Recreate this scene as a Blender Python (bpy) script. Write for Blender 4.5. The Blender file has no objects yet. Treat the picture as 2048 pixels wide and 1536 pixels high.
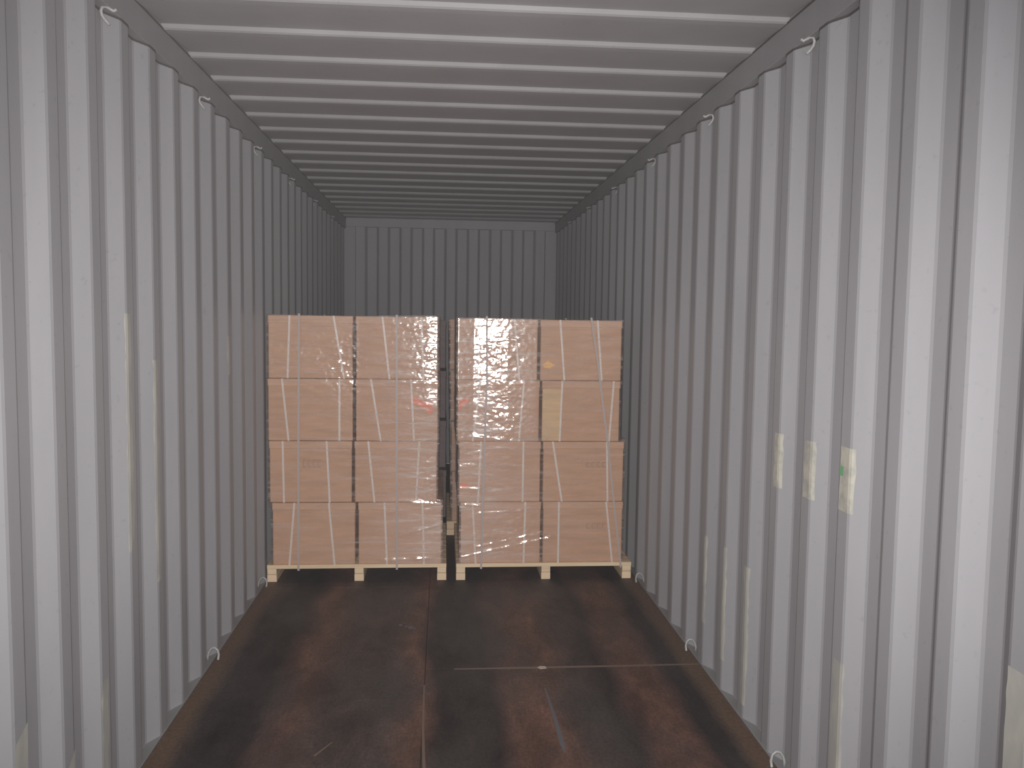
import bpy, bmesh, math, random
from mathutils import Vector, Matrix, noise

# ------------------------------------------------------------------ camera, world, light, exposure
S = bpy.context.scene
COL = S.collection
CX, CH = -0.08291, 1.64855
cam_d = bpy.data.cameras.new('camera')
cam_d.sensor_width = 36.0
cam_d.lens = 1687.8 / 2048 * 36.0
cam_d.clip_start = 0.02
cam = bpy.data.objects.new('camera', cam_d)
COL.objects.link(cam)
R_ = Vector((0.996631, -0.080816, 0.013975))
U_ = Vector((-0.00784, 0.075739, 0.997097))
F_ = Vector((0.081639, 0.993847, -0.07485))
m = Matrix((R_, U_, -F_)).transposed().to_4x4()
m.translation = Vector((CX, 0, CH))
cam.matrix_world = m
S.camera = cam

w = bpy.data.worlds.new('world')
S.world = w
w.use_nodes = True
bg = w.node_tree.nodes['Background']
bg.inputs[0].default_value = (0.86, 0.93, 1.0, 1)
bg.inputs[1].default_value = 1.5

# the camera's own flash, just above and left of its lens
fl_d = bpy.data.lights.new('camera_flash', 'SPOT')
fl_d.energy = 480
fl_d.color = (1.0, 0.965, 0.945)
fl_d.shadow_soft_size = 0.012
fl_d.spot_size = math.radians(98)
fl_d.spot_blend = 1.0
fl = bpy.data.objects.new('camera_flash', fl_d)
COL.objects.link(fl)
fm = Matrix((R_, U_, -F_)).transposed().to_4x4() @ Matrix.Rotation(math.radians(-3.5), 4, 'X') @ Matrix.Rotation(math.radians(1.5), 4, 'Y')
fm.translation = Vector((CX, 0, CH)) + R_ * -0.012 + U_ * 0.045 + F_ * 0.01
fl.matrix_world = fm

S.view_settings.view_transform = 'Standard'
S.view_settings.look = 'None'
S.view_settings.gamma = 1
S.view_settings.use_curve_mapping = False
S.view_settings.exposure = 0.0
S.cycles.filter_width = 2.6

# ------------------------------------------------------------------ materials
def mat(name, col, rough=0.6, spec=0.5, metal=0.0):
    M = bpy.data.materials.new(name)
    M.use_nodes = True
    b = M.node_tree.nodes['Principled BSDF']
    b.inputs['Base Color'].default_value = (*col, 1)
    b.inputs['Roughness'].default_value = rough
    b.inputs['Metallic'].default_value = metal
    b.inputs['Specular IOR Level'].default_value = spec
    return M, M.node_tree, b

def nd(nt, t, **kw):
    n = nt.nodes.new(t)
    for k, v in kw.items():
        setattr(n, k, v)
    return n

def noisetex(nt, scale=(1, 1, 1), s=5.0, detail=4, rough=0.55, dist=0.0, coord='Object', loc=(0, 0, 0)):
    tc = nd(nt, 'ShaderNodeTexCoord')
    mp = nd(nt, 'ShaderNodeMapping')
    mp.inputs['Scale'].default_value = scale
    mp.inputs['Location'].default_value = loc
    nt.links.new(tc.outputs[coord], mp.inputs[0])
    n = nd(nt, 'ShaderNodeTexNoise')
    n.inputs['Scale'].default_value = s
    n.inputs['Detail'].default_value = detail
    n.inputs['Roughness'].default_value = rough
    n.inputs['Distortion'].default_value = dist
    nt.links.new(mp.outputs[0], n.inputs['Vector'])
    return n

def ramp(nt, src, stops, interp='LINEAR'):
    r = nd(nt, 'ShaderNodeValToRGB')
    cr = r.color_ramp
    cr.interpolation = interp
    while len(cr.elements) < len(stops):
        cr.elements.new(0.5)
    for e, (p, c) in zip(cr.elements, stops):
        e.position = p
        e.color = (*c, 1) if len(c) == 3 else c
    nt.links.new(src, r.inputs[0])
    return r

def mix(nt, a, b, fac, mode='MIX'):
    x = nd(nt, 'ShaderNodeMix', data_type='RGBA', blend_type=mode)
    for i, v in ((6, a), (7, b), (0, fac)):
        if hasattr(v, 'links') or hasattr(v, 'is_linked'):
            nt.links.new(v, x.inputs[i])
        else:
            x.inputs[i].default_value = (*v, 1) if isinstance(v, tuple) else v
    return x.outputs[2]

def g(v):
    return (v, v, v)

def bump(nt, src, b, strength, dist):
    bp = nd(nt, 'ShaderNodeBump')
    bp.inputs['Strength'].default_value = strength
    bp.inputs['Distance'].default_value = dist
    nt.links.new(src, bp.inputs['Height'])
    nt.links.new(bp.outputs[0], b.inputs['Normal'])

# grey container paint: faint blotches, vertical grime runs
def paint(name, col, tint=(1, 1, 1)):
    M, nt, b = mat(name, col, 0.5, 0.35)
    n1 = noisetex(nt, (1, 1, 0.25), 3.0, 5)
    n2 = noisetex(nt, (1, 1, 1), 38, 3)
    r1 = ramp(nt, n1.outputs[0], [(0.3, tuple(c * 0.9 for c in col)), (0.7, tuple(c * 1.05 for c in col))])
    r2 = ramp(nt, n2.outputs[0], [(0.27, g(0.62)), (0.36, g(1.0))])
    nt.links.new(mix(nt, r1.outputs[0], r2.outputs[0], 0.25, 'MULTIPLY'), b.inputs['Base Color'])
    bump(nt, n2.outputs[0], b, 0.15, 0.002)
    return M
M_WALL = paint('grey_wall_paint', (0.355, 0.35, 0.366))
M_ROOF = paint('grey_roof_paint', (0.36, 0.35, 0.355))
M_RAIL = paint('grey_rail_paint', (0.31, 0.30, 0.31))
M_LEDGE = paint('grey_ledge_paint', (0.27, 0.265, 0.27))
M_RING, _, _ = mat('painted_steel_rod', (0.40, 0.40, 0.39), 0.4)
M_SEAL, _, _ = mat('dark_sealant', (0.07, 0.06, 0.06), 0.8)

# worn plywood floor
def floor_mat():
    M, nt, b = mat('worn_plywood', (0.05, 0.03, 0.025), 0.62, 0.3)
    tc = nd(nt, 'ShaderNodeTexCoord')
    sp = nd(nt, 'ShaderNodeSeparateXYZ')
    nt.links.new(tc.outputs['Object'], sp.inputs[0])
    wob = noisetex(nt, (1.2, 0.8, 1), 2.0, 4)
    mr = nd(nt, 'ShaderNodeMath', operation='MULTIPLY_ADD')
    nt.links.new(wob.outputs[0], mr.inputs[0])
    mr.inputs[1].default_value = 0.24
    nt.links.new(sp.outputs['X'], mr.inputs[2])
    m2 = nd(nt, 'ShaderNodeMath', operation='MULTIPLY_ADD')   # (x+noise)+1.3 over 2.6
    nt.links.new(mr.outputs[0], m2.inputs[0])
    m2.inputs[1].default_value = 1 / 2.6
    m2.inputs[2].default_value = 0.5 - 0.12 / 2.6
    def p(x):
        return (x + 1.3) / 2.6
    dk, md, rd, br = (0.034, 0.027, 0.027), (0.072, 0.053, 0.047), (0.15, 0.078, 0.058), (0.17, 0.115, 0.08)
    bands = ramp(nt, m2.outputs[0], [
        (p(-1.17), br), (p(-1.08), md), (p(-1.0), dk), (p(-0.84), dk), (p(-0.72), rd), (p(-0.55), md), (p(-0.3), md),
        (p(-0.18), rd), (p(-0.1), dk), (p(0.14), dk), (p(0.24), rd), (p(0.4), rd), (p(0.52), md), (p(0.66), dk), (p(0.8), rd),
        (p(0.93), rd), (p(1.0), dk), (p(1.09), dk), (p(1.14), br)])
    n1 = noisetex(nt, (1, 0.45, 1), 5.5, 6, 0.65, 0.4)
    r1 = ramp(nt, n1.outputs[0], [(0.36, g(0.5)), (0.54, g(1.0)), (0.68, g(1.45))])
    n2 = noisetex(nt, (5, 0.6, 1), 30, 4, 0.7)
    r2 = ramp(nt, n2.outputs[0], [(0.3, g(0.7)), (0.7, g(1.25))])
    c = mix(nt, bands.outputs[0], r1.outputs[0], 0.85, 'MULTIPLY')
    c = mix(nt, c, r2.outputs[0], 0.7, 'MULTIPLY')
    n3 = noisetex(nt, (1, 0.5, 1), 2.3, 4, loc=(3, 5, 0))
    r3 = ramp(nt, n3.outputs[0], [(0.45, g(0)), (0.7, g(1))])
    c = mix(nt, c, (0.062, 0.054, 0.051), r3.outputs[0])
    ab = nd(nt, 'ShaderNodeMath', operation='ABSOLUTE')
    nt.links.new(sp.outputs['X'], ab.inputs[0])
    ad = nd(nt, 'ShaderNodeMath', operation='MULTIPLY_ADD')
    nt.links.new(n1.outputs[0], ad.inputs[0])
    ad.inputs[1].default_value = 0.06
    nt.links.new(ab.outputs[0], ad.inputs[2])
    rb = ramp(nt, ad.outputs[0], [(0.0, g(0)), (0.5, g(0))])
    mp_ = nd(nt, 'ShaderNodeMapRange')
    mp_.inputs[1].default_value = 1.085
    mp_.inputs[2].default_value = 1.15
    nt.links.new(ad.outputs[0], mp_.inputs[0])
    nt.nodes.remove(rb)
    c = mix(nt, c, (0.135, 0.088, 0.062), mp_.outputs[0])
    n4 = noisetex(nt, (1, 0.8, 1), 70, 3, 0.7)
    r4 = ramp(nt, n4.outputs[0], [(0.3, g(0.72)), (0.7, g(1.3))])
    c = mix(nt, c, r4.outputs[0], 0.8, 'MULTIPLY')
    nt.links.new(c, b.inputs['Base Color'])
    bump(nt, n2.outputs[0], b, 0.25, 0.002)
    return M
M_FLOOR = floor_mat()
M_JOINT, _, _ = mat('worn_joint_edge', (0.16, 0.115, 0.09), 0.55)
M_SCRATCH, _, _ = mat('grey_scuff', (0.115, 0.11, 0.125), 0.6)
M_CHIP, _, _ = mat('pale_chip', (0.55, 0.47, 0.42), 0.6)

def card(name, col):
    M, nt, b = mat(name, col, 0.75, 0.2)
    n1 = noisetex(nt, (1, 1, 7), 4.0, 5)
    r1 = ramp(nt, n1.outputs[0], [(0.3, tuple(c * 0.9 for c in col)), (0.7, tuple(c * 1.1 for c in col))])
    nt.links.new(r1.outputs[0], b.inputs['Base Color'])
    return M
M_CARD = card('brown_cardboard', (0.66, 0.405, 0.272))
M_LID = card('brown_cardboard_lid', (0.70, 0.445, 0.31))
M_CARD_SHADE = card('shaded_cardboard', (0.20, 0.16, 0.16))  # shade of the gap put into the card colour
M_TAN = card('lit_cardboard', (0.78, 0.55, 0.33))  # brighter lit area of a carton front, painted as colour
M_STRAP, _, _ = mat('white_plastic_strap', (0.82, 0.74, 0.69), 0.4)
M_LSTRAP, _, _ = mat('grey_plastic_strap', (0.46, 0.39, 0.37), 0.5)
M_PRINT, _, _ = mat('faded_print', (0.52, 0.315, 0.215), 0.8)
M_RED, _, _ = mat('orange_red_patch', (1.0, 0.24, 0.12), 0.6)  # flat orange-red colour for patches on carton fronts
M_YEL, _, _ = mat('amber_highlight', (1.0, 0.58, 0.17), 0.6)  # orange-yellow highlight painted as flat colour

def wood():
    M, nt, b = mat('pale_pine', (0.66, 0.47, 0.28), 0.7, 0.2)
    n1 = noisetex(nt, (0.6, 8, 12), 5.0, 4)
    r1 = ramp(nt, n1.outputs[0], [(0.3, (0.76, 0.56, 0.36)), (0.7, (0.90, 0.72, 0.50))])
    nt.links.new(r1.outputs[0], b.inputs['Base Color'])
    return M
M_WOOD = wood()
M_WOODD, _, _ = mat('pale_pine_lower', (0.88, 0.67, 0.46), 0.7, 0.2)

# clear stretch film: see-through, glossy crinkles, milky folds
def film():
    M = bpy.data.materials.new('clear_stretch_film')
    M.use_nodes = True
    nt = M.node_tree
    nt.nodes.clear()
    out = nd(nt, 'ShaderNodeOutputMaterial')
    tr = nd(nt, 'ShaderNodeBsdfTransparent')
    tr.inputs[0].default_value = (0.97, 0.965, 0.96, 1)
    gl = nd(nt, 'ShaderNodeBsdfGlossy')
    gl.inputs['Roughness'].default_value = 0.10
    gl.inputs[0].default_value = (1, 0.97, 0.93, 1)
    df = nd(nt, 'ShaderNodeBsdfDiffuse')
    df.inputs[0].default_value = (0.9, 0.74, 0.66, 1)
    # crinkles: long near-horizontal pulls plus small sharp puckers
    n1 = noisetex(nt, (1.0, 1.0, 6.0), 9.0, 5, 0.65, 0.6)
    n2 = noisetex(nt, (1.4, 1.4, 2.6), 30.0, 3, 0.6, 0.8)
    a = nd(nt, 'ShaderNodeMath', operation='MULTIPLY_ADD')
    nt.links.new(n2.outputs[0], a.inputs[0])
    a.inputs[1].default_value = 0.9
    nt.links.new(n1.outputs[0], a.inputs[2])
    bp = nd(nt, 'ShaderNodeBump')
    bp.inputs['Strength'].default_value = 0.9
    bp.inputs['Distance'].default_value = 0.0007
    nt.links.new(a.outputs[0], bp.inputs['Height'])
    nt.links.new(bp.outputs[0], gl.inputs['Normal'])
    # folds
    n3 = noisetex(nt, (1.0, 1.0, 11.0), 3.2, 6, 0.7, 0.5)
    r3 = ramp(nt, n3.outputs[0], [(0.46, g(0.01)), (0.56, g(0.2)), (0.66, g(0.6))])
    # the film laps over itself towards the middle of the row: more layers, milkier
    tc = nd(nt, 'ShaderNodeTexCoord')
    sp = nd(nt, 'ShaderNodeSeparateXYZ')
    nt.links.new(tc.outputs['Object'], sp.inputs[0])
    lay = ramp(nt, sp.outputs[0], [(0.0, g(0.16)), (0.25, g(0.14)), (0.62, g(0.0))])
    lay_l = nd(nt, 'ShaderNodeMapRange')
    for i_, v_ in ((1, -0.62), (2, -0.2), (3, 0.0), (4, 1.0)):
        lay_l.inputs[i_].default_value = v_
    nt.links.new(sp.outputs[0], lay_l.inputs[0])
    lm = nd(nt, 'ShaderNodeMath', operation='MULTIPLY')
    nt.links.new(lay.outputs[0], lm.inputs[0])
    nt.links.new(lay_l.outputs[0], lm.inputs[1])
    ladd = nd(nt, 'ShaderNodeMath', operation='MULTIPLY_ADD')
    nt.links.new(r3.outputs[0], ladd.inputs[0])
    lsc = nd(nt, 'ShaderNodeMath', operation='MULTIPLY_ADD')
    nt.links.new(lm.outputs[0], lsc.inputs[0])
    lsc.inputs[1].default_value = 4.0
    lsc.inputs[2].default_value = 0.5
    nt.links.new(lsc.outputs[0], ladd.inputs[1])
    nt.links.new(lm.outputs[0], ladd.inputs[2])
    ladd.use_clamp = True
    mx1 = nd(nt, 'ShaderNodeMixShader')
    nt.links.new(ladd.outputs[0], mx1.inputs[0])
    nt.links.new(tr.outputs[0], mx1.inputs[1])
    nt.links.new(df.outputs[0], mx1.inputs[2])
    mx2 = nd(nt, 'ShaderNodeMixShader')
    mx2.inputs[0].default_value = 0.08
    nt.links.new(mx1.outputs[0], mx2.inputs[1])
    nt.links.new(gl.outputs[0], mx2.inputs[2])
    nt.links.new(mx2.outputs[0], out.inputs[0])
    return M
M_FILM = film()
M_RESID, _nt, _b = mat('yellowed_tape_residue', (0.60, 0.58, 0.47), 0.6)
_n = noisetex(_nt, (1, 1, 1), 25, 4)
_nt.links.new(ramp(_nt, _n.outputs[0], [(0.35, (0.38, 0.372, 0.335)), (0.6, (0.52, 0.50, 0.43))]).outputs[0], _b.inputs['Base Color'])
M_SCUFF, _nt, _b = mat('pale_scuff', (0.50, 0.49, 0.42), 0.6)
_n = noisetex(_nt, (1, 1, 0.4), 14, 4)
_nt.links.new(ramp(_nt, _n.outputs[0], [(0.35, (0.37, 0.365, 0.345)), (0.65, (0.48, 0.465, 0.41))]).outputs[0], _b.inputs['Base Color'])
M_GREEN, _, _ = mat('green_ink', (0.16, 0.40, 0.20), 0.6)

# ------------------------------------------------------------------ helpers
def link(name, me, material, parent=None):
    o = bpy.data.objects.new(name, me)
    COL.objects.link(o)
    if material and not me.materials:
        me.materials.append(material)
    if parent:
        o.parent = parent
    return o

def pydata(name, vs, fs, material, parent=None, smooth=False):
    me = bpy.data.meshes.new(name)
    me.from_pydata(vs, [], fs)
    if smooth:
        me.polygons.foreach_set('use_smooth', [True] * len(me.polygons))
    me.update()
    return link(name, me, material, parent)

def boxdata(x0, x1, y0, y1, z0, z1, bev=0.0):
    bm = bmesh.new()
    bmesh.ops.create_cube(bm, size=1)
    for v in bm.verts:
        v.co = Vector(((x0 + x1) / 2 + v.co.x * (x1 - x0), (y0 + y1) / 2 + v.co.y * (y1 - y0), (z0 + z1) / 2 + v.co.z * (z1 - z0)))
    if bev:
        bmesh.ops.bevel(bm, geom=bm.edges[:], offset=bev, segments=1, affect='EDGES')
    return bm

def box(name, x0, x1, y0, y1, z0, z1, material, parent=None, bev=0.0, jit=0.0):
    bm = boxdata(x0, x1, y0, y1, z0, z1, bev)
    if jit:
        for v in bm.verts:
            v.co += Vector((random.uniform(-jit, jit), 0, random.uniform(-jit, jit)))
    me = bpy.data.meshes.new(name)
    bm.to_mesh(me)
    bm.free()
    return link(name, me, material, parent)

def empty(name, loc, label, cat, group=None):
    o = bpy.data.objects.new(name, None)
    COL.objects.link(o)
    o.location = loc
    o.empty_display_size = 0.1
    tag(o, label, cat, group)
    return o

def tag(o, label, cat, group=None, kind=None):
    o['label'] = label
    o['category'] = cat
    if group:
        o['group'] = group
    if kind:
        o['kind'] = kind
    return o

def adopt(children, parent):
    """children were built in world space: keep them there under an empty with a location"""
    for c in children:
        c.parent = parent
        c.matrix_parent_inverse = Matrix.Translation(parent.location).inverted()

def tube(name, pts, r, material, parent=None, seg=8):
    vs, fs = [], []
    n = len(pts)
    P = [Vector(q) for q in pts]
    up0 = None
    for i in range(n):
        t = (P[min(i + 1, n - 1)] - P[max(i - 1, 0)]).normalized()
        a = t.cross(Vector((0, 1, 0)))
        if a.length < 0.1:
            a = t.cross(Vector((0, 0, 1)))
        a.normalize()
        b = t.cross(a).normalized()
        if up0 is not None and a.dot(up0) < 0:
            a, b = -a, -b
        up0 = a
        for k in range(seg):
            an = 2 * math.pi * k / seg
            vs.append(P[i] + (a * math.cos(an) + b * math.sin(an)) * r)
    for i in range(n - 1):
        for k in range(seg):
            k2 = (k + 1) % seg
            fs.append((i * seg + k, i * seg + k2, (i + 1) * seg + k2, (i + 1) * seg + k))
    fs.append(tuple(range(seg)))
    fs.append(tuple((n - 1) * seg + k for k in range(seg)))
    return pydata(name, vs, fs, material, parent, smooth=True)

# ------------------------------------------------------------------ the container
Y0, Y1 = -2.39, 9.638
W, D, PIT = 1.176, 0.036, 0.278
PHL, PHR = 2.40376, 1.86889          # y where the first slope facing the doors starts (outer edge)
ZC = 2.7627

def chamfer(pts, c=0.006):
    out = [pts[0]]
    for i in range(1, len(pts) - 1):
        p, q, s = Vector(pts[i - 1]), Vector(pts[i]), Vector(pts[i + 1])
        if (p - q).length > 3 * c and (s - q).length > 3 * c:
            out.append(tuple(q + (p - q).normalized() * c))
            out.append(tuple(q + (s - q).normalized() * c))
        else:
            out.append(pts[i])
    out.append(pts[-1])
    return out

def profile(ph, ya, yb, per, seq):
    """seq: list of (offset within a period, depth)"""
    k0 = int(math.floor((ya - ph) / per)) - 1
    pts = []
    k = k0
    while ph + k * per < yb + per:
        for dy, d in seq:
            pts.append((ph + k * per + dy, d))
        k += 1
    out = []
    for i in range(len(pts) - 1):
        (a, da), (b, db) = pts[i], pts[i + 1]
        if b <= ya or a >= yb:
            continue
        if a < ya:
            t = (ya - a) / (b - a)
            a, da = ya, da + (db - da) * t
        if not out:
            out.append((a, da))
        if b > yb:
            t = (yb - a) / (b - a)
            b, db = yb, da + (db - da) * t
        out.append((b, db))
    return out

def sheet(name, prof, to3, lo, hi, th, material):
    """thick corrugated sheet; to3(u, d, v) -> xyz"""
    pr = chamfer(prof)
    vs, fs = [], []
    for (u, d) in pr:
        vs += [to3(u, d, lo), to3(u, d, hi), to3(u, d + th, lo), to3(u, d + th, hi)]
    for i in range(len(pr) - 1):
        a, b = 4 * i, 4 * i + 4
        fs += [(a, b, b + 1, a + 1), (a + 2, a + 3, b + 3, b + 2), (a, a + 2, b + 2, b), (a + 1, b + 1, b + 3, a + 3)]
    e = 4 * (len(pr) - 1)
    fs += [(0, 1, 3, 2), (e, e + 2, e + 3, e + 1)]
    o = pydata(name, vs, fs, material)
    bm = bmesh.new()
    bm.from_mesh(o.data)
    bmesh.ops.recalc_face_normals(bm, faces=bm.faces[:])
    bm.to_mesh(o.data)
    bm.free()
    return o

SEQ = [(0, D), (0.068, 0), (0.138, 0), (0.206, D)]
walls = {}
for s, nm, ph in ((-1, 'wall_left', PHL), (1, 'wall_right', PHR)):
    o = sheet(nm, profile(ph, Y0, Y1, PIT, SEQ), lambda u, d, v, s=s: (s * (W + d), u, v), 0.004, 2.655, 0.002, M_WALL)
    tag(o, 'long grey corrugated steel side wall on the %s of the container' % ('left' if s < 0 else 'right'), 'wall', kind='structure')
    walls[s] = o

# far end wall: trapezoid corrugation, equal fronts and backs
fx0, fx1 = -1.069, 1.066
per = 0.2526
prof = profile(fx0 - 0.018, fx0, fx1, per, [(0, 0.045), (0.022, 0), (0.1243, 0), (0.1463, 0.045)])
o = sheet('wall_back', prof, lambda u, d, v: (u, Y1 + d, v), 0.0, 2.68, 0.002, M_WALL)
tag(o, 'grey corrugated steel end wall rising behind the pallets', 'wall', kind='structure')

# roof: low transverse ribs, the short slope faces the doors
RP, RPH = 0.3484, 3.1007
rs = [(0, 0), (0.015, -0.017), (0.06, -0.017), (0.335, 0)]
prof = [(u, -d) for u, d in profile(RPH - 0.008, Y0, Y1 + 0.05, RP, rs)]
prof = [(u, -d) for u, d in prof]
o = sheet('ceiling', prof, lambda u, d, v: (v, u, ZC + 0.008 + d), -1.178, 1.178, 0.002, M_ROOF)
tag(o, 'grey steel roof with pale transverse ribs', 'ceiling', kind='structure')

# top side rails
n = 0
rails = {}
for s in (-1, 1):
    n += 1
    o = box('trim_%d' % n, *sorted((s * 1.1745, s * 1.232)), Y0, Y1 + 0.04, 2.647, 2.80, M_RAIL, bev=0.002)
    tag(o, 'grey steel top side rail above the %s wall' % ('left' if s < 0 else 'right'), 'rail', kind='structure')
    rails[s] = o
n += 1
o = box('trim_%d' % n, -1.174, 1.174, Y1 - 0.012, Y1 + 0.06, 2.669, 2.80, M_WALL, bev=0.003)
tag(o, 'grey steel header beam across the top of the end wall', 'beam', kind='structure')
for s in (-1, 1):
    n += 1
    xa, xb = (-1.235, fx0) if s < 0 else (fx1, 1.235)
    o = box('trim_%d' % n, xa, xb, Y1 - 0.006, Y1 + 0.05, 0.0, 2.669, M_WALL, bev=0.003)
    tag(o, 'grey corner post at the %s end of the end wall' % ('left' if s < 0 else 'right'), 'post', kind='structure')

# dark seam beads: roof to rail, rail to wall, wall to ledge
for s in (-1, 1):
    box('seam_bead', *sorted((s * 1.1695, s * 1.1755)), Y0, Y1, 2.7535, 2.7585, M_SEAL, rails[s])
    for nm, z0, z1, par in (('seam_bead', 2.6395, 2.6475, rails[s]),):
        pr = chamfer(profile(PHL if s < 0 else PHR, Y0, Y1, PIT, SEQ))
        vs, fs = [], []
        for y, d in pr:
            xi = W + d - 0.0025
            vs += [(s * xi, y, z0), (s * xi, y, z1), (s * (xi + 0.004), y, z0), (s * (xi + 0.004), y, z1)]
        for i in range(len(pr) - 1):
            a, b = 4 * i, 4 * i + 4
            fs += [(a, b, b + 1, a + 1), (a, a + 2, b + 2, b), (a + 1, b + 1, b + 3, a + 3)]
        pydata(nm, vs, fs, M_SEAL, par)

# bottom side rails (the pale ledge seen in the wall's recesses)
base = {}
for s in (-1, 1):
    o = box('baseboard_%s' % ('left' if s < 0 else 'right'), *sorted((s * 1.1725, s * 1.235)), Y0, Y1 + 0.04, -0.06, 0.004, M_LEDGE, bev=0.002)
    tag(o, 'grey bottom side rail along the foot of the %s wall' % ('left' if s < 0 else 'right'), 'rail', kind='structure')
    base[s] = o

# lashing rings: bent rods, a child of the rail that carries them
for s in (-1, 1):
    for k in range(-1, 6):
        y = 2.935 + 1.112 * k + (0.005 if s > 0 else 0)
        arc = [(1.160, 2.646), (1.166, 2.640), (1.176, 2.6455), (1.188, 2.652), (1.199, 2.651), (1.2055, 2.640), (1.204, 2.626), (1.196, 2.613), (1.184, 2.600)]
        arc = [(1.158, 2.640), (1.163, 2.634), (1.171, 2.637)] + arc[3:] if False else arc
        pts = [(s * (x - 0.004), y - 0.01 * math.sin(i * 0.5), z - 0.004) for i, (x, z) in enumerate(arc)]
        tube('lashing_ring', pts, 0.0052, M_RING, rails[s])
        arc = [(1.150, 0.004), (1.146, 0.03), (1.152, 0.052), (1.165, 0.063), (1.180, 0.060), (1.192, 0.045), (1.198, 0.025), (1.198, 0.004)]
        pts = [(s * x, y, z) for x, z in arc]
        tube('lashing_ring', pts, 0.0052, M_RING, base[s])

# floor: separate plywood sheets on one bed
fo = box('floor', -1.172, 1.172, Y0, Y1, -0.06, -0.028, M_FLOOR)
tag(fo, 'dark worn plywood container floor', 'floor', kind='structure')
g_ = 0.0015
def panel(x0, x1, y0, y1):
    box('plywood_panel', x0 + g_, x1 - g_, y0 + g_, y1 - g_, -0.028, 0.0, M_FLOOR, fo, bev=0.0015)
XJ = -0.155
for a, b in ((Y0, 0.26), (0.26, 2.70), (2.70, 5.14), (5.14, 7.58), (7.58, Y1)):
    panel(-1.172, XJ, a, b)
for a, b in ((Y0, -0.98), (-0.98, 1.46), (1.46, 3.90), (3.90, 6.34), (6.34, 8.78), (8.78, Y1)):
    panel(XJ, 1.172, a, b)
# worn edges of the joints and scuffs on the boards
def flat(name, pts, material, parent, z=0.0008):
    return pydata(name, [(x, y, z) for x, y in pts] + [(x, y, z - 0.0015) for x, y in pts],
                  [tuple(range(len(pts)))] + [(i, (i + 1) % len(pts), (i + 1) % len(pts) + len(pts), i + len(pts)) for i in range(len(pts))], material, parent)
flat('worn_edge', [(-0.02, 3.885), (0.4, 3.879), (0.9, 3.882), (1.165, 3.888), (1.165, 3.900), (0.9, 3.899), (0.4, 3.899), (-0.02, 3.894)], M_JOINT, fo)
flat('worn_edge', [(XJ + 0.012, 2.9), (XJ + 0.024, 2.9), (XJ + 0.008, 3.3), (XJ + 0.002, 3.72), (XJ - 0.004, 3.72), (XJ - 0.002, 3.3)], M_JOINT, fo)
flat('scuff', [(0.383, 3.66), (0.389, 3.66), (0.402, 3.35), (0.404, 3.15), (0.392, 3.08), (0.384, 3.15), (0.385, 3.35)], M_SCRATCH, fo)
flat('scuff', [(0.375, 3.888), (0.39, 3.902), (0.415, 3.900), (0.42, 3.878), (0.39, 3.872)], M_CHIP, fo, z=0.0014)
for (x, y, r) in ((-0.30, 4.48, .012), (-0.245, 4.44, .018), (-0.225, 4.43, .01), (-0.27, 4.46, .008)):
    flat('scuff', [(x + r * math.cos(a) * random.uniform(.6, 1.2), y + 1.6 * r * math.sin(a) * random.uniform(.6, 1.2)) for a in [k * math.pi / 4 for k in range(8)]], M_SCRATCH, fo)
flat('scuff', [(-0.56, 3.12), (-0.55, 3.12), (-0.50, 3.22), (-0.505, 3.22)], M_JOINT, fo)

# tape residue and scuffs that follow the corrugation
def patch(s, n, z0, z1, a, b, material, name='tape_residue', jit=0.004, top_slant=0.0, off=0.0012):
    ph = PHL if s < 0 else PHR
    yi = ph + 0.068 + PIT * n                      # inner corner; u<0 runs down the slope towards the doors
    sl = math.hypot(0.068, D)
    def at(u):
        if u < 0:
            t = -u / sl
            y, x = yi - 0.068 * t, W + D * t
            return s * (x - off * 0.88), y - off * 0.47
        return s * (W - off), yi + u
    us = [a] + [v for v in (-0.006, 0.006) if a < v < b] + [b]
    N = max(3, int((z1 - z0) / 0.03))
    vs, fs = [], []
    for i in range(N + 1):
        z = z0 + (z1 - z0) * i / N
        for j, u in enumerate(us):
            uu = u
            if j in (0, len(us) - 1):
                uu += random.uniform(-jit, jit)
            x, y = at(uu)
            zz = z + (top_slant * (j / (len(us) - 1)) if i == N else 0)
            vs.append((x, y, zz))
    m_ = len(us)
    for i in range(N):
        for j in range(m_ - 1):
            q = (i * m_ + j, i * m_ + j + 1, (i + 1) * m_ + j + 1, (i + 1) * m_ + j)
            fs.append(q if s < 0 else q[::-1])
    return pydata(name, vs, fs, material, walls[s])
patch(1, 4, 1.035, 1.240, -0.022, 0.040, M_RESID)
patch(1, 3, 1.050, 1.250, -0.022, 0.050, M_RESID)
patch(1, 2, 1.065, 1.268, -0.020, 0.062, M_RESID)
patch(1, 2, 1.175, 1.205, 0.040, 0.063, M_GREEN, 'ink_mark', off=0.002)
patch(1, 7, 0.21, 0.635, -0.012, 0.02, M_SCUFF, 'scuff', 0.006)
patch(1, 6, 0.14, 0.655, -0.014, 0.02, M_SCUFF, 'scuff', 0.006)
patch(1, 5, 0.06, 0.646, -0.016, 0.03, M_SCUFF, 'scuff', 0.006)
patch(1, 2, 0.02, 0.585, -0.012, 0.055, M_SCUFF, 'scuff', 0.004)
patch(1, -1, 0.02, 0.90, -0.075, 0.07, M_SCUFF, 'scuff', 0.003)
patch(-1, 2, 0.815, 1.655, -0.010, 0.035, M_SCUFF, 'scuff', 0.004)
patch(-1, 3, 0.775, 1.480, -0.010, 0.03, M_SCUFF, 'scuff', 0.004)
patch(-1, 3, 0.62, 0.775, -0.004, 0.03, M_SCUFF, 'scuff', 0.004)
patch(-1, -1, 0.02, 0.50, 0.0, 0.07, M_SCUFF, 'scuff', 0.003, 0.07)
patch(-1, 0, 0.02, 0.30, 0.01, 0.07, M_SCUFF, 'scuff', 0.003, 0.05)
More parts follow.
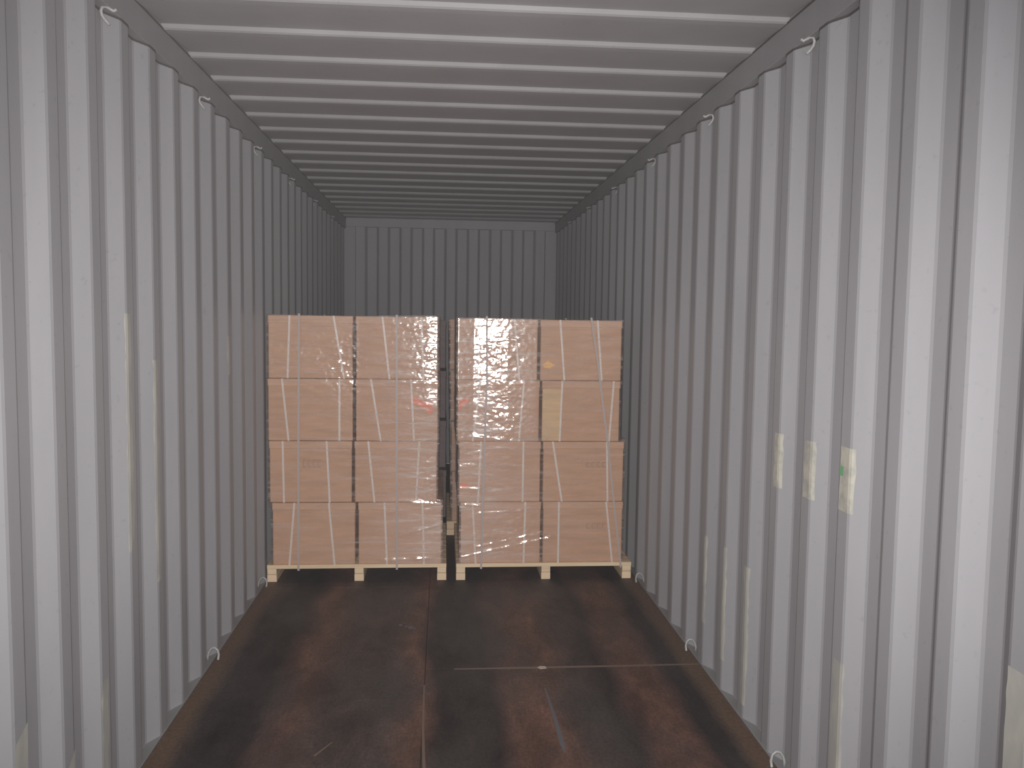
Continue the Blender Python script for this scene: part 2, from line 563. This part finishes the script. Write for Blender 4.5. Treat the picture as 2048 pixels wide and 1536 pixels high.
patch(-1, 1, 0.02, 0.46, 0.0, 0.05, M_SCUFF, 'scuff', 0.005)
patch(-1, 7, 1.35, 1.55, -0.01, 0.03, M_SCUFF, 'scuff', 0.006)

# ------------------------------------------------------------------ pallets
def pallet(x0, x1, y0, label):
    y1 = y0 + 1.08
    e = empty('wooden_pallet', ((x0 + x1) / 2, (y0 + y1) / 2, 0), label, 'pallet', 'pine pallets under the loads')
    ch = []
    xm = (x0 + x1) / 2
    nb = 10
    bw = 0.105
    for k in range(nb):
        ya = y0 + (y1 - y0 - bw) * k / (nb - 1)
        ch.append(box('deck_board', x0, x1, ya, ya + bw, 0.084, 0.108, M_WOOD, bev=0.001))
    for xc in (x0 + 0.029, xm + 0.01, x1 - 0.029):
        ch.append(box('stringer', xc - 0.028, xc + 0.028, y0 + 0.002, y1 - 0.002, 0.048, 0.084, M_WOOD, bev=0.0015))
        ch.append(box('bottom_runner', xc - 0.029, xc + 0.029, y0 + 0.004, y1 - 0.004, 0.0005, 0.045, M_WOODD, bev=0.0015))
    adopt(ch, e)
    return e
pallet(-1.166, -0.052, 5.262, 'pale pine pallet under the front left load of cartons')
pallet(0.010, 1.136, 5.258, 'pale pine pallet under the front right load of cartons')
pallet(-0.046, 1.08, 6.385, 'pale pallet whose end block shows low in the gap between the front loads')

# ------------------------------------------------------------------ cartons
YF = 5.267
def carton(x0, x1, z0, z1, yf, depth, straps, label, group, zz=None, body=None):
    e = empty('carton', ((x0 + x1) / 2, yf + depth / 2, z0), label, 'carton', group)
    ch = []
    x0 += 0.003
    x1 -= 0.003
    ch.append(box('carton_body', x0, x1, yf, yf + depth, z0, z1 - 0.002, body or M_CARD, bev=0.004))
    lo = 0.0028
    ch.append(box('carton_lid', x0 - lo, x1 + lo, yf - lo, yf + depth + lo, z1 - 0.046, z1, body or M_LID, bev=0.003))
    for (xt, xb) in straps:
        hw, th = 0.0058, 0.0012
        f0, f1 = yf - lo - th, yf + depth + lo + th
        vs, fs = [], []
        loop = [(xb, f0, z0 - 0.0003), (xt, f0, z1 + 0.0009), (xt, f1, z1 + 0.0009), (xb, f1, z0 - 0.0003)]
        inn = [(xb, yf - lo, z0), (xt, yf - lo, z1 + 0.0001), (xt, yf + depth + lo, z1 + 0.0001), (xb, yf + depth + lo, z0)]
        for q in loop:
            vs += [(q[0] - hw, q[1], q[2]), (q[0] + hw, q[1], q[2])]
        for q in inn:
            vs += [(q[0] - hw, q[1], q[2]), (q[0] + hw, q[1], q[2])]
        for i in range(4):
            j = (i + 1) % 4
            fs += [(2 * i, 2 * i + 1, 2 * j + 1, 2 * j), (8 + 2 * i, 8 + 2 * j, 8 + 2 * j + 1, 8 + 2 * i + 1),
                   (2 * i, 2 * j, 8 + 2 * j, 8 + 2 * i), (2 * i + 1, 8 + 2 * i + 1, 8 + 2 * j + 1, 2 * j + 1)]
        ch.append(pydata('strap', vs, fs, M_STRAP))
    adopt(ch, e)
    return e

def mark(name, parent, rects, material, yf, rot=0):
    """flat printing on a carton's front"""
    vs, fs = [], []
    for (x0, x1, z0, z1) in rects:
        i = len(vs)
        vs += [(x0, yf, z0), (x1, yf, z0), (x1, yf, z1), (x0, yf, z1)]
        fs.append((i, i + 1, i + 2, i + 3))
    o = pydata(name, vs, fs, material)
    adopt([o], parent)
    return o

SL = [[(-1.02, -1.034), (-0.755, -0.691), (-0.457, -0.413), (-0.218, -0.203)], [(-1.068, -1.03), (-0.719, -0.72), (-0.527, -0.466), (-0.28, -0.26)],
      [(-1.066, -1.06), (-0.799, -0.78), (-0.543, -0.504), (-0.227, -0.245)], [(-0.997, -1.029), (-0.786, -0.751), (-0.442, -0.425), (-0.205, -0.193)]]
SR = [[(0.147, 0.139), (0.359, 0.396), (0.648, 0.68), (0.885, 0.919)], [(0.152, 0.107), (0.426, 0.398), (0.668, 0.657), (0.997, 0.974)],
      [(0.159, 0.144), (0.427, 0.427), (0.614, 0.678), (0.961, 0.973)], [(0.11, 0.133), (0.445, 0.439), (0.66, 0.661), (0.965, 1.011)]]
ZR = [(1.277, 1.662), (0.890, 1.274), (0.503, 0.887), (0.1085, 0.500)]
XL = [(-1.152, -0.636, -0.620, -0.113), (-1.155, -0.636, -0.621, -0.110), (-1.149, -0.642, -0.628, -0.114), (-1.133, -0.621, -0.605, -0.083)]
XR = [(0.005, 0.510, 0.524, 1.044), (0.008, 0.526, 0.540, 1.040), (0.021, 0.539, 0.552, 1.073), (0.034, 0.546, 0.558, 1.075)]
TIER = ['top', 'second', 'third', 'bottom']
cart = {}
for side, XX, SS in (('left', XL, SL), ('right', XR, SR)):
    for r in range(4):
        z0, z1 = ZR[r]
        a, b, c, d = XX[r]
        dz = -0.006 if (side == 'right' and r == 0) else 0
        for col, (p_, q_), st in ((0, (a, b), SS[r][:2]), (1, (c, d), SS[r][2:])):
            if side == 'left':
                where = 'beside the left wall' if col == 0 else 'beside the central gap'
            else:
                where = 'beside the central gap' if col == 0 else 'beside the right wall'
            lab = 'strapped brown carton, %s tier of the %s pallet, %s' % (TIER[r], side, where)
            cart[side, r, col] = carton(p_, q_, z0, z1 + dz, YF, 1.05, st, lab, 'strapped cartons of the %s front pallet' % side)

yp = YF - 0.0005
mk = lambda x, z, w_, h_: (x, x + w_, z, z + h_)
rnd = random.Random(4)
for key, x, z, nn, ww, hh in ((('right', 2, 1), 0.83, 0.722, 4, 0.026, 0.036), (('right', 3, 1), 0.84, 0.325, 4, 0.026, 0.038), (('left', 2, 0), -0.945, 0.722, 4, 0.022, 0.05)):
    rects = []
    for k in range(nn):
        xx = x + k * (ww + 0.008)
        rects += [mk(xx, z, 0.007, hh), mk(xx + 0.007, z + hh - 0.008, ww - 0.007, 0.008), mk(xx + 0.007, z, ww - 0.007, 0.008)]
    mark('printing', cart[key], rects, M_PRINT, yp)
# flat orange-red patches at the corners beside the gap
def blob(name, parent, pts, material, yf=None):
    y = yp if yf is None else yf
    o = pydata(name, [(x, y, z) for x, z in pts], [tuple(range(len(pts)))], material)
    adopt([o], parent)
blob('red_patch', cart['left', 1, 1], [(-0.285, 1.155), (-0.250, 1.172), (-0.215, 1.145), (-0.150, 1.125), (-0.140, 1.085), (-0.165, 1.05), (-0.185, 1.09), (-0.235, 1.115), (-0.270, 1.12)], M_RED)
blob('red_patch', cart['right', 1, 0], [(0.018, 1.15), (0.07, 1.165), (0.085, 1.14), (0.05, 1.12), (0.03, 1.09), (0.018, 1.08)], M_RED)
blob('red_patch', cart['right', 2, 0], [(0.03, 0.62), (0.075, 0.625), (0.08, 0.60), (0.03, 0.595)], M_RED)
blob('painted_highlight', cart['right', 0, 1], [(0.545, 1.38), (0.575, 1.40), (0.62, 1.372), (0.585, 1.352), (0.548, 1.358)], M_YEL)
blob('painted_lit_area', cart['right', 1, 1], [(0.545, 0.895), (0.655, 0.895), (0.668, 1.22), (0.545, 1.22)], M_TAN)

# the loads behind, only the columns at the gap show
YB = 6.40
for r in range(4):
    z0, z1 = ZR[r]
    carton(-0.033 + 0.008 * r, 0.47, z0, z1 - 0.012, YB, 0.9, [(0.10, 0.11)],
           'brown carton, %s tier, behind the gap and the front right load' % TIER[r], 'cartons of the loads behind')
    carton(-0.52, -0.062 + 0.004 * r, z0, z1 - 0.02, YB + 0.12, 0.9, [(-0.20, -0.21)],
           'carton coloured dark as if in shade, %s tier, deep in the gap behind the front left load' % TIER[r], 'cartons of the loads behind', body=M_CARD_SHADE)

# ------------------------------------------------------------------ stretch film around each load
def crinkle(x, z, seed, spots, folds):
    """height of the front film: tight horizontal pulls, puckers in patches, a few folds"""
    wx = noise.noise(Vector((x * 2.3, z * 2.3, seed))) * 0.10
    zz = z + wx + 0.05 * x
    m = 0.28 + 0.35 * max(0.0, noise.noise(Vector((x * 3.1, z * 3.1, seed + 9))) + 0.1)
    for sx, sz, rx, rz, k in spots:
        m += k * math.exp(-((x - sx) / rx) ** 2 - ((z - sz) / rz) ** 2)
    m = min(m, 2.2)
    h = 0.0016 * noise.noise(Vector((x * 3.0, zz * 26, seed)))
    h += 0.0010 * m * noise.noise(Vector((x * 15, zz * 48, seed + 3)))
    h += 0.0011 * m * noise.noise(Vector((x * 34, z * 55, seed + 5)))
    h += 0.0005 * m * noise.noise(Vector((x * 75, z * 85, seed + 7)))
    for xa, za, xb, zb, wd, am in folds:
        t = (x - xa) / (xb - xa)
        if -0.1 < t < 1.1:
            zc = za + (zb - za) * t
            e = min(1.0, max(0.0, min(t + 0.1, 1.1 - t) / 0.15))
            h += am * e * math.exp(-((z - zc) / wd) ** 2) * (0.7 + 0.8 * noise.noise(Vector((x * 20, seed, za))))
    return 0.85 * h + 0.0014

def film_wrap(name, zs_x, yf, yb, label, seed, step=0.005, amp=0.0014, ztop=1.668, bulge=None, spots=(), folds=()):
    """zs_x(z) -> (x0, x1)"""
    z_lo = 0.112
    nz = int((ztop - z_lo) / step)
    rows = [(z_lo + (ztop - z_lo) * i / nz, 0.0) for i in range(nz + 1)]
    rows += [(ztop + 0.0015, 0.02), (ztop + 0.001, 0.06), (ztop + 0.001, 0.11)]
    x0, x1 = zs_x(1.0)
    nf = int((x1 - x0) / step)
    ns, nbk = 40, 6
    per = [('f', k / nf) for k in range(nf + 1)] + [('r', k / ns) for k in range(1, ns + 1)]
    per += [('b', k / nbk) for k in range(1, nbk + 1)] + [('l', k / ns) for k in range(1, ns)]
    vs, fs = [], []
    for (z, inset) in rows:
        x0, x1 = zs_x(z)
        x0 -= 0.006 - inset
        x1 += 0.006 - inset
        ya, yb_ = yf - 0.006 + inset, yb + 0.006 - inset
        for kind, t in per:
            if kind == 'f':
                x, y, nx, ny = x0 + (x1 - x0) * t, ya, 0, -1
                a = crinkle(x, z, seed, spots, folds)
                if bulge:
                    a += bulge(x, z)
                e = min(t, 1 - t) * (x1 - x0)
                a = max(0.0, a) * min(1.0, e / 0.01 + 0.1)
            else:
                if kind == 'r':
                    x, y, nx, ny = x1, ya + (yb_ - ya) * t * t, 1, 0
                elif kind == 'b':
                    x, y, nx, ny = x1 + (x0 - x1) * t, yb_, 0, 1
                else:
                    x, y, nx, ny = x0, yb_ + (ya - yb_) * (1 - (1 - t) ** 2), -1, 0
                a = noise.noise(Vector((x * 5 + seed, y * 12, z * 9))) + 0.5 * noise.noise(Vector((seed, y * 30, z * 40)))
                a = max(0.0, a + 0.4) * amp * 2
            if inset:
                vs.append((x, y, z + abs(a) * 0.3))
            else:
                vs.append((x + nx * a, y + ny * a, z))
    m_ = len(per)
    for i in range(len(rows) - 1):
        for k in range(m_):
            k2 = (k + 1) % m_
            fs.append((i * m_ + k, i * m_ + k2, (i + 1) * m_ + k2, (i + 1) * m_ + k))
    o = pydata(name, vs, fs, M_FILM, smooth=True)
    tag(o, label, 'film', 'stretch film around the loads')
    return o

def outline(XX):
    def f(z):
        # film bridges between tiers: smooth the step edges
        a = b = 0.0
        tw = 0.0
        for r in range(4):
            zc = (ZR[r][0] + ZR[r][1]) / 2
            h = (ZR[r][1] - ZR[r][0]) / 2 + 0.002
            d_ = abs(z - zc) - h
            w_ = 1.0 if d_ <= 0 else max(0.0, 1 - d_ / 0.02)
            if w_ > 0:
                a = min(a, XX[r][0]) if tw else XX[r][0]
                b = max(b, XX[r][3]) if tw else XX[r][3]
                tw = 1
        if not tw:
            a, b = XX[3][0], XX[3][3]
        return a, b
    return f
def bulge_right(x, z):
    pts = [(0.0, 0.008), (0.11, 0.0), (0.32, 0.0115), (0.5, 0.0125), (0.75, 0.0), (1.1, 0.0)]
    for (xa, ha), (xb, hb) in zip(pts, pts[1:]):
        if x <= xb:
            t = max(0.0, (x - xa) / (xb - xa))
            return (ha + (hb - ha) * t) * max(0.0, min(1.0, (z - 0.75) / 0.2))
    return 0.0
film_wrap('stretch_wrap', outline(XL), YF, YF + 1.05, 'crinkled clear stretch film wrapped around the front left load', 1.7,
          bulge=lambda x, z: 0.021 * max(0.0, min(1.0, (x + 0.60) / 0.42)) * (0.35 + 0.65 * max(0.0, min(1.0, (z - 0.8) / 0.3))),
          spots=((-0.74, 1.36, 0.15, 0.16, 2.0), (-0.17, 1.42, 0.10, 0.22, 1.5), (-0.15, 0.60, 0.09, 0.22, 1.6), (-1.05, 1.45, 0.1, 0.12, 1.4), (-0.2, 1.62, 0.3, 0.05, 0.6)),
          folds=((-0.45, 0.135, -0.15, 0.145, 0.010, 0.008), (-0.42, 0.27, -0.10, 0.36, 0.006, 0.0045), (-0.32, 0.505, -0.09, 0.49, 0.010, 0.006), (-0.35, 1.262, -0.11, 1.25, 0.012, 0.004)))
film_wrap('stretch_wrap', outline(XR), YF, YF + 1.05, 'crinkled clear stretch film wrapped around the front right load', 7.3, ztop=1.663,
          bulge=bulge_right,
          spots=((0.24, 1.42, 0.16, 0.25, 1.5), (0.32, 1.02, 0.12, 0.16, 1.5), (0.40, 0.29, 0.24, 0.12, 1.7), (0.75, 0.62, 0.12, 0.03, 1.2), (0.95, 0.97, 0.2, 0.03, 0.8), (0.08, 0.9, 0.08, 0.3, 0.5)),
          folds=((0.05, 0.15, 0.66, 0.285, 0.007, 0.0050), (0.14, 0.215, 0.55, 0.30, 0.007, 0.0042), (0.15, 0.43, 0.42, 0.445, 0.007, 0.004), (0.03, 0.59, 0.15, 0.585, 0.008, 0.004), (0.06, 0.485, 0.18, 0.48, 0.008, 0.006), (0.07, 0.925, 0.42, 0.885, 0.012, 0.005), (0.1, 1.24, 0.6, 1.27, 0.014, 0.003)))
film_wrap('stretch_wrap', lambda z: (-0.033 + 0.024 * (1.66 - z) / 1.5, 0.47), YB, YB + 0.9, 'dim stretch film on the load half seen through the central gap', 4.1, step=0.01, amp=0.003, ztop=1.655, bulge=lambda x, z: max(0.0, min(0.03, (x + 0.035) * 0.22)))

# long grey straps outside the film, round the whole load and pallet
def long_strap(pts, yb, label):
    """pts: [(x, z)] down the front, at y = YF - .02"""
    yf = YF - 0.033
    hw, th = 0.0062, 0.001
    path = [(x, yf, z) for x, z in pts]
    xt, xb = pts[0][0], pts[-1][0]
    zt = 1.674
    path[0] = (xt, yf, zt)
    path[-1] = (xb, yf, 0.08)
    path += [(xb, yb, 0.08), (xt, yb, zt)]
    vs, fs = [], []
    n_ = len(path)
    c = Vector((0, (yf + yb) / 2, 0.9))
    for q in path:
        iy = th if q[1] < c.y else -th
        iz = -th if q[2] > 1.6 else (th if q[2] < 0.1 else 0)
        for sx in (-hw, hw):
            vs.append((q[0] + sx, q[1], q[2]))
        for sx in (-hw, hw):
            vs.append((q[0] + sx, q[1] + iy, q[2] + iz))
    for i in range(n_):
        j = (i + 1) % n_
        a, b = 4 * i, 4 * j
        fs += [(a, a + 1, b + 1, b), (a + 2, b + 2, b + 3, a + 3), (a, b, b + 2, a + 2), (a + 1, a + 3, b + 3, b + 1)]
    o = pydata('packing_strap', vs, fs, M_LSTRAP)
    return tag(o, label, 'strap', 'long grey straps around the front loads')
long_strap([(-0.958, 1.656), (-0.965, 0.897), (-0.969, 0.119)], 6.345, 'long grey strap down the front left load, nearer the left wall')
long_strap([(-0.368, 1.658), (-0.362, 0.113)], 6.345, 'long grey strap down the front left load, nearer the central gap')
long_strap([(0.185, 1.635), (0.19, 1.255), (0.18, 0.891), (0.167, 0.114)], 6.345, 'long grey strap down the front right load, nearer the central gap')
long_strap([(0.839, 1.653), (0.886, 1.393), (0.943, 0.998), (0.961, 0.892), (0.991, 0.635), (1.064, 0.112)], 6.345,
           'slanting long grey strap down the front right load, nearer the right wall')

# ------------------------------------------------------------------ thin dusty air, lit by the flash
hz = box('haze', -1.6, 1.6, -3.2, 10.3, -0.4, 3.2, None)
HM = bpy.data.materials.new('dusty_air')
HM.use_nodes = True
_nt = HM.node_tree
_nt.nodes.clear()
_o = nd(_nt, 'ShaderNodeOutputMaterial')
_v = nd(_nt, 'ShaderNodeVolumeScatter')
_v.inputs['Color'].default_value = (1.0, 0.96, 0.97, 1)
_v.inputs['Density'].default_value = 0.0008
_v.inputs['Anisotropy'].default_value = 0.0
_nt.links.new(_v.outputs[0], _o.inputs['Volume'])
hz.data.materials.append(HM)
tag(hz, 'thin dusty air filling the container', 'haze', kind='stuff')
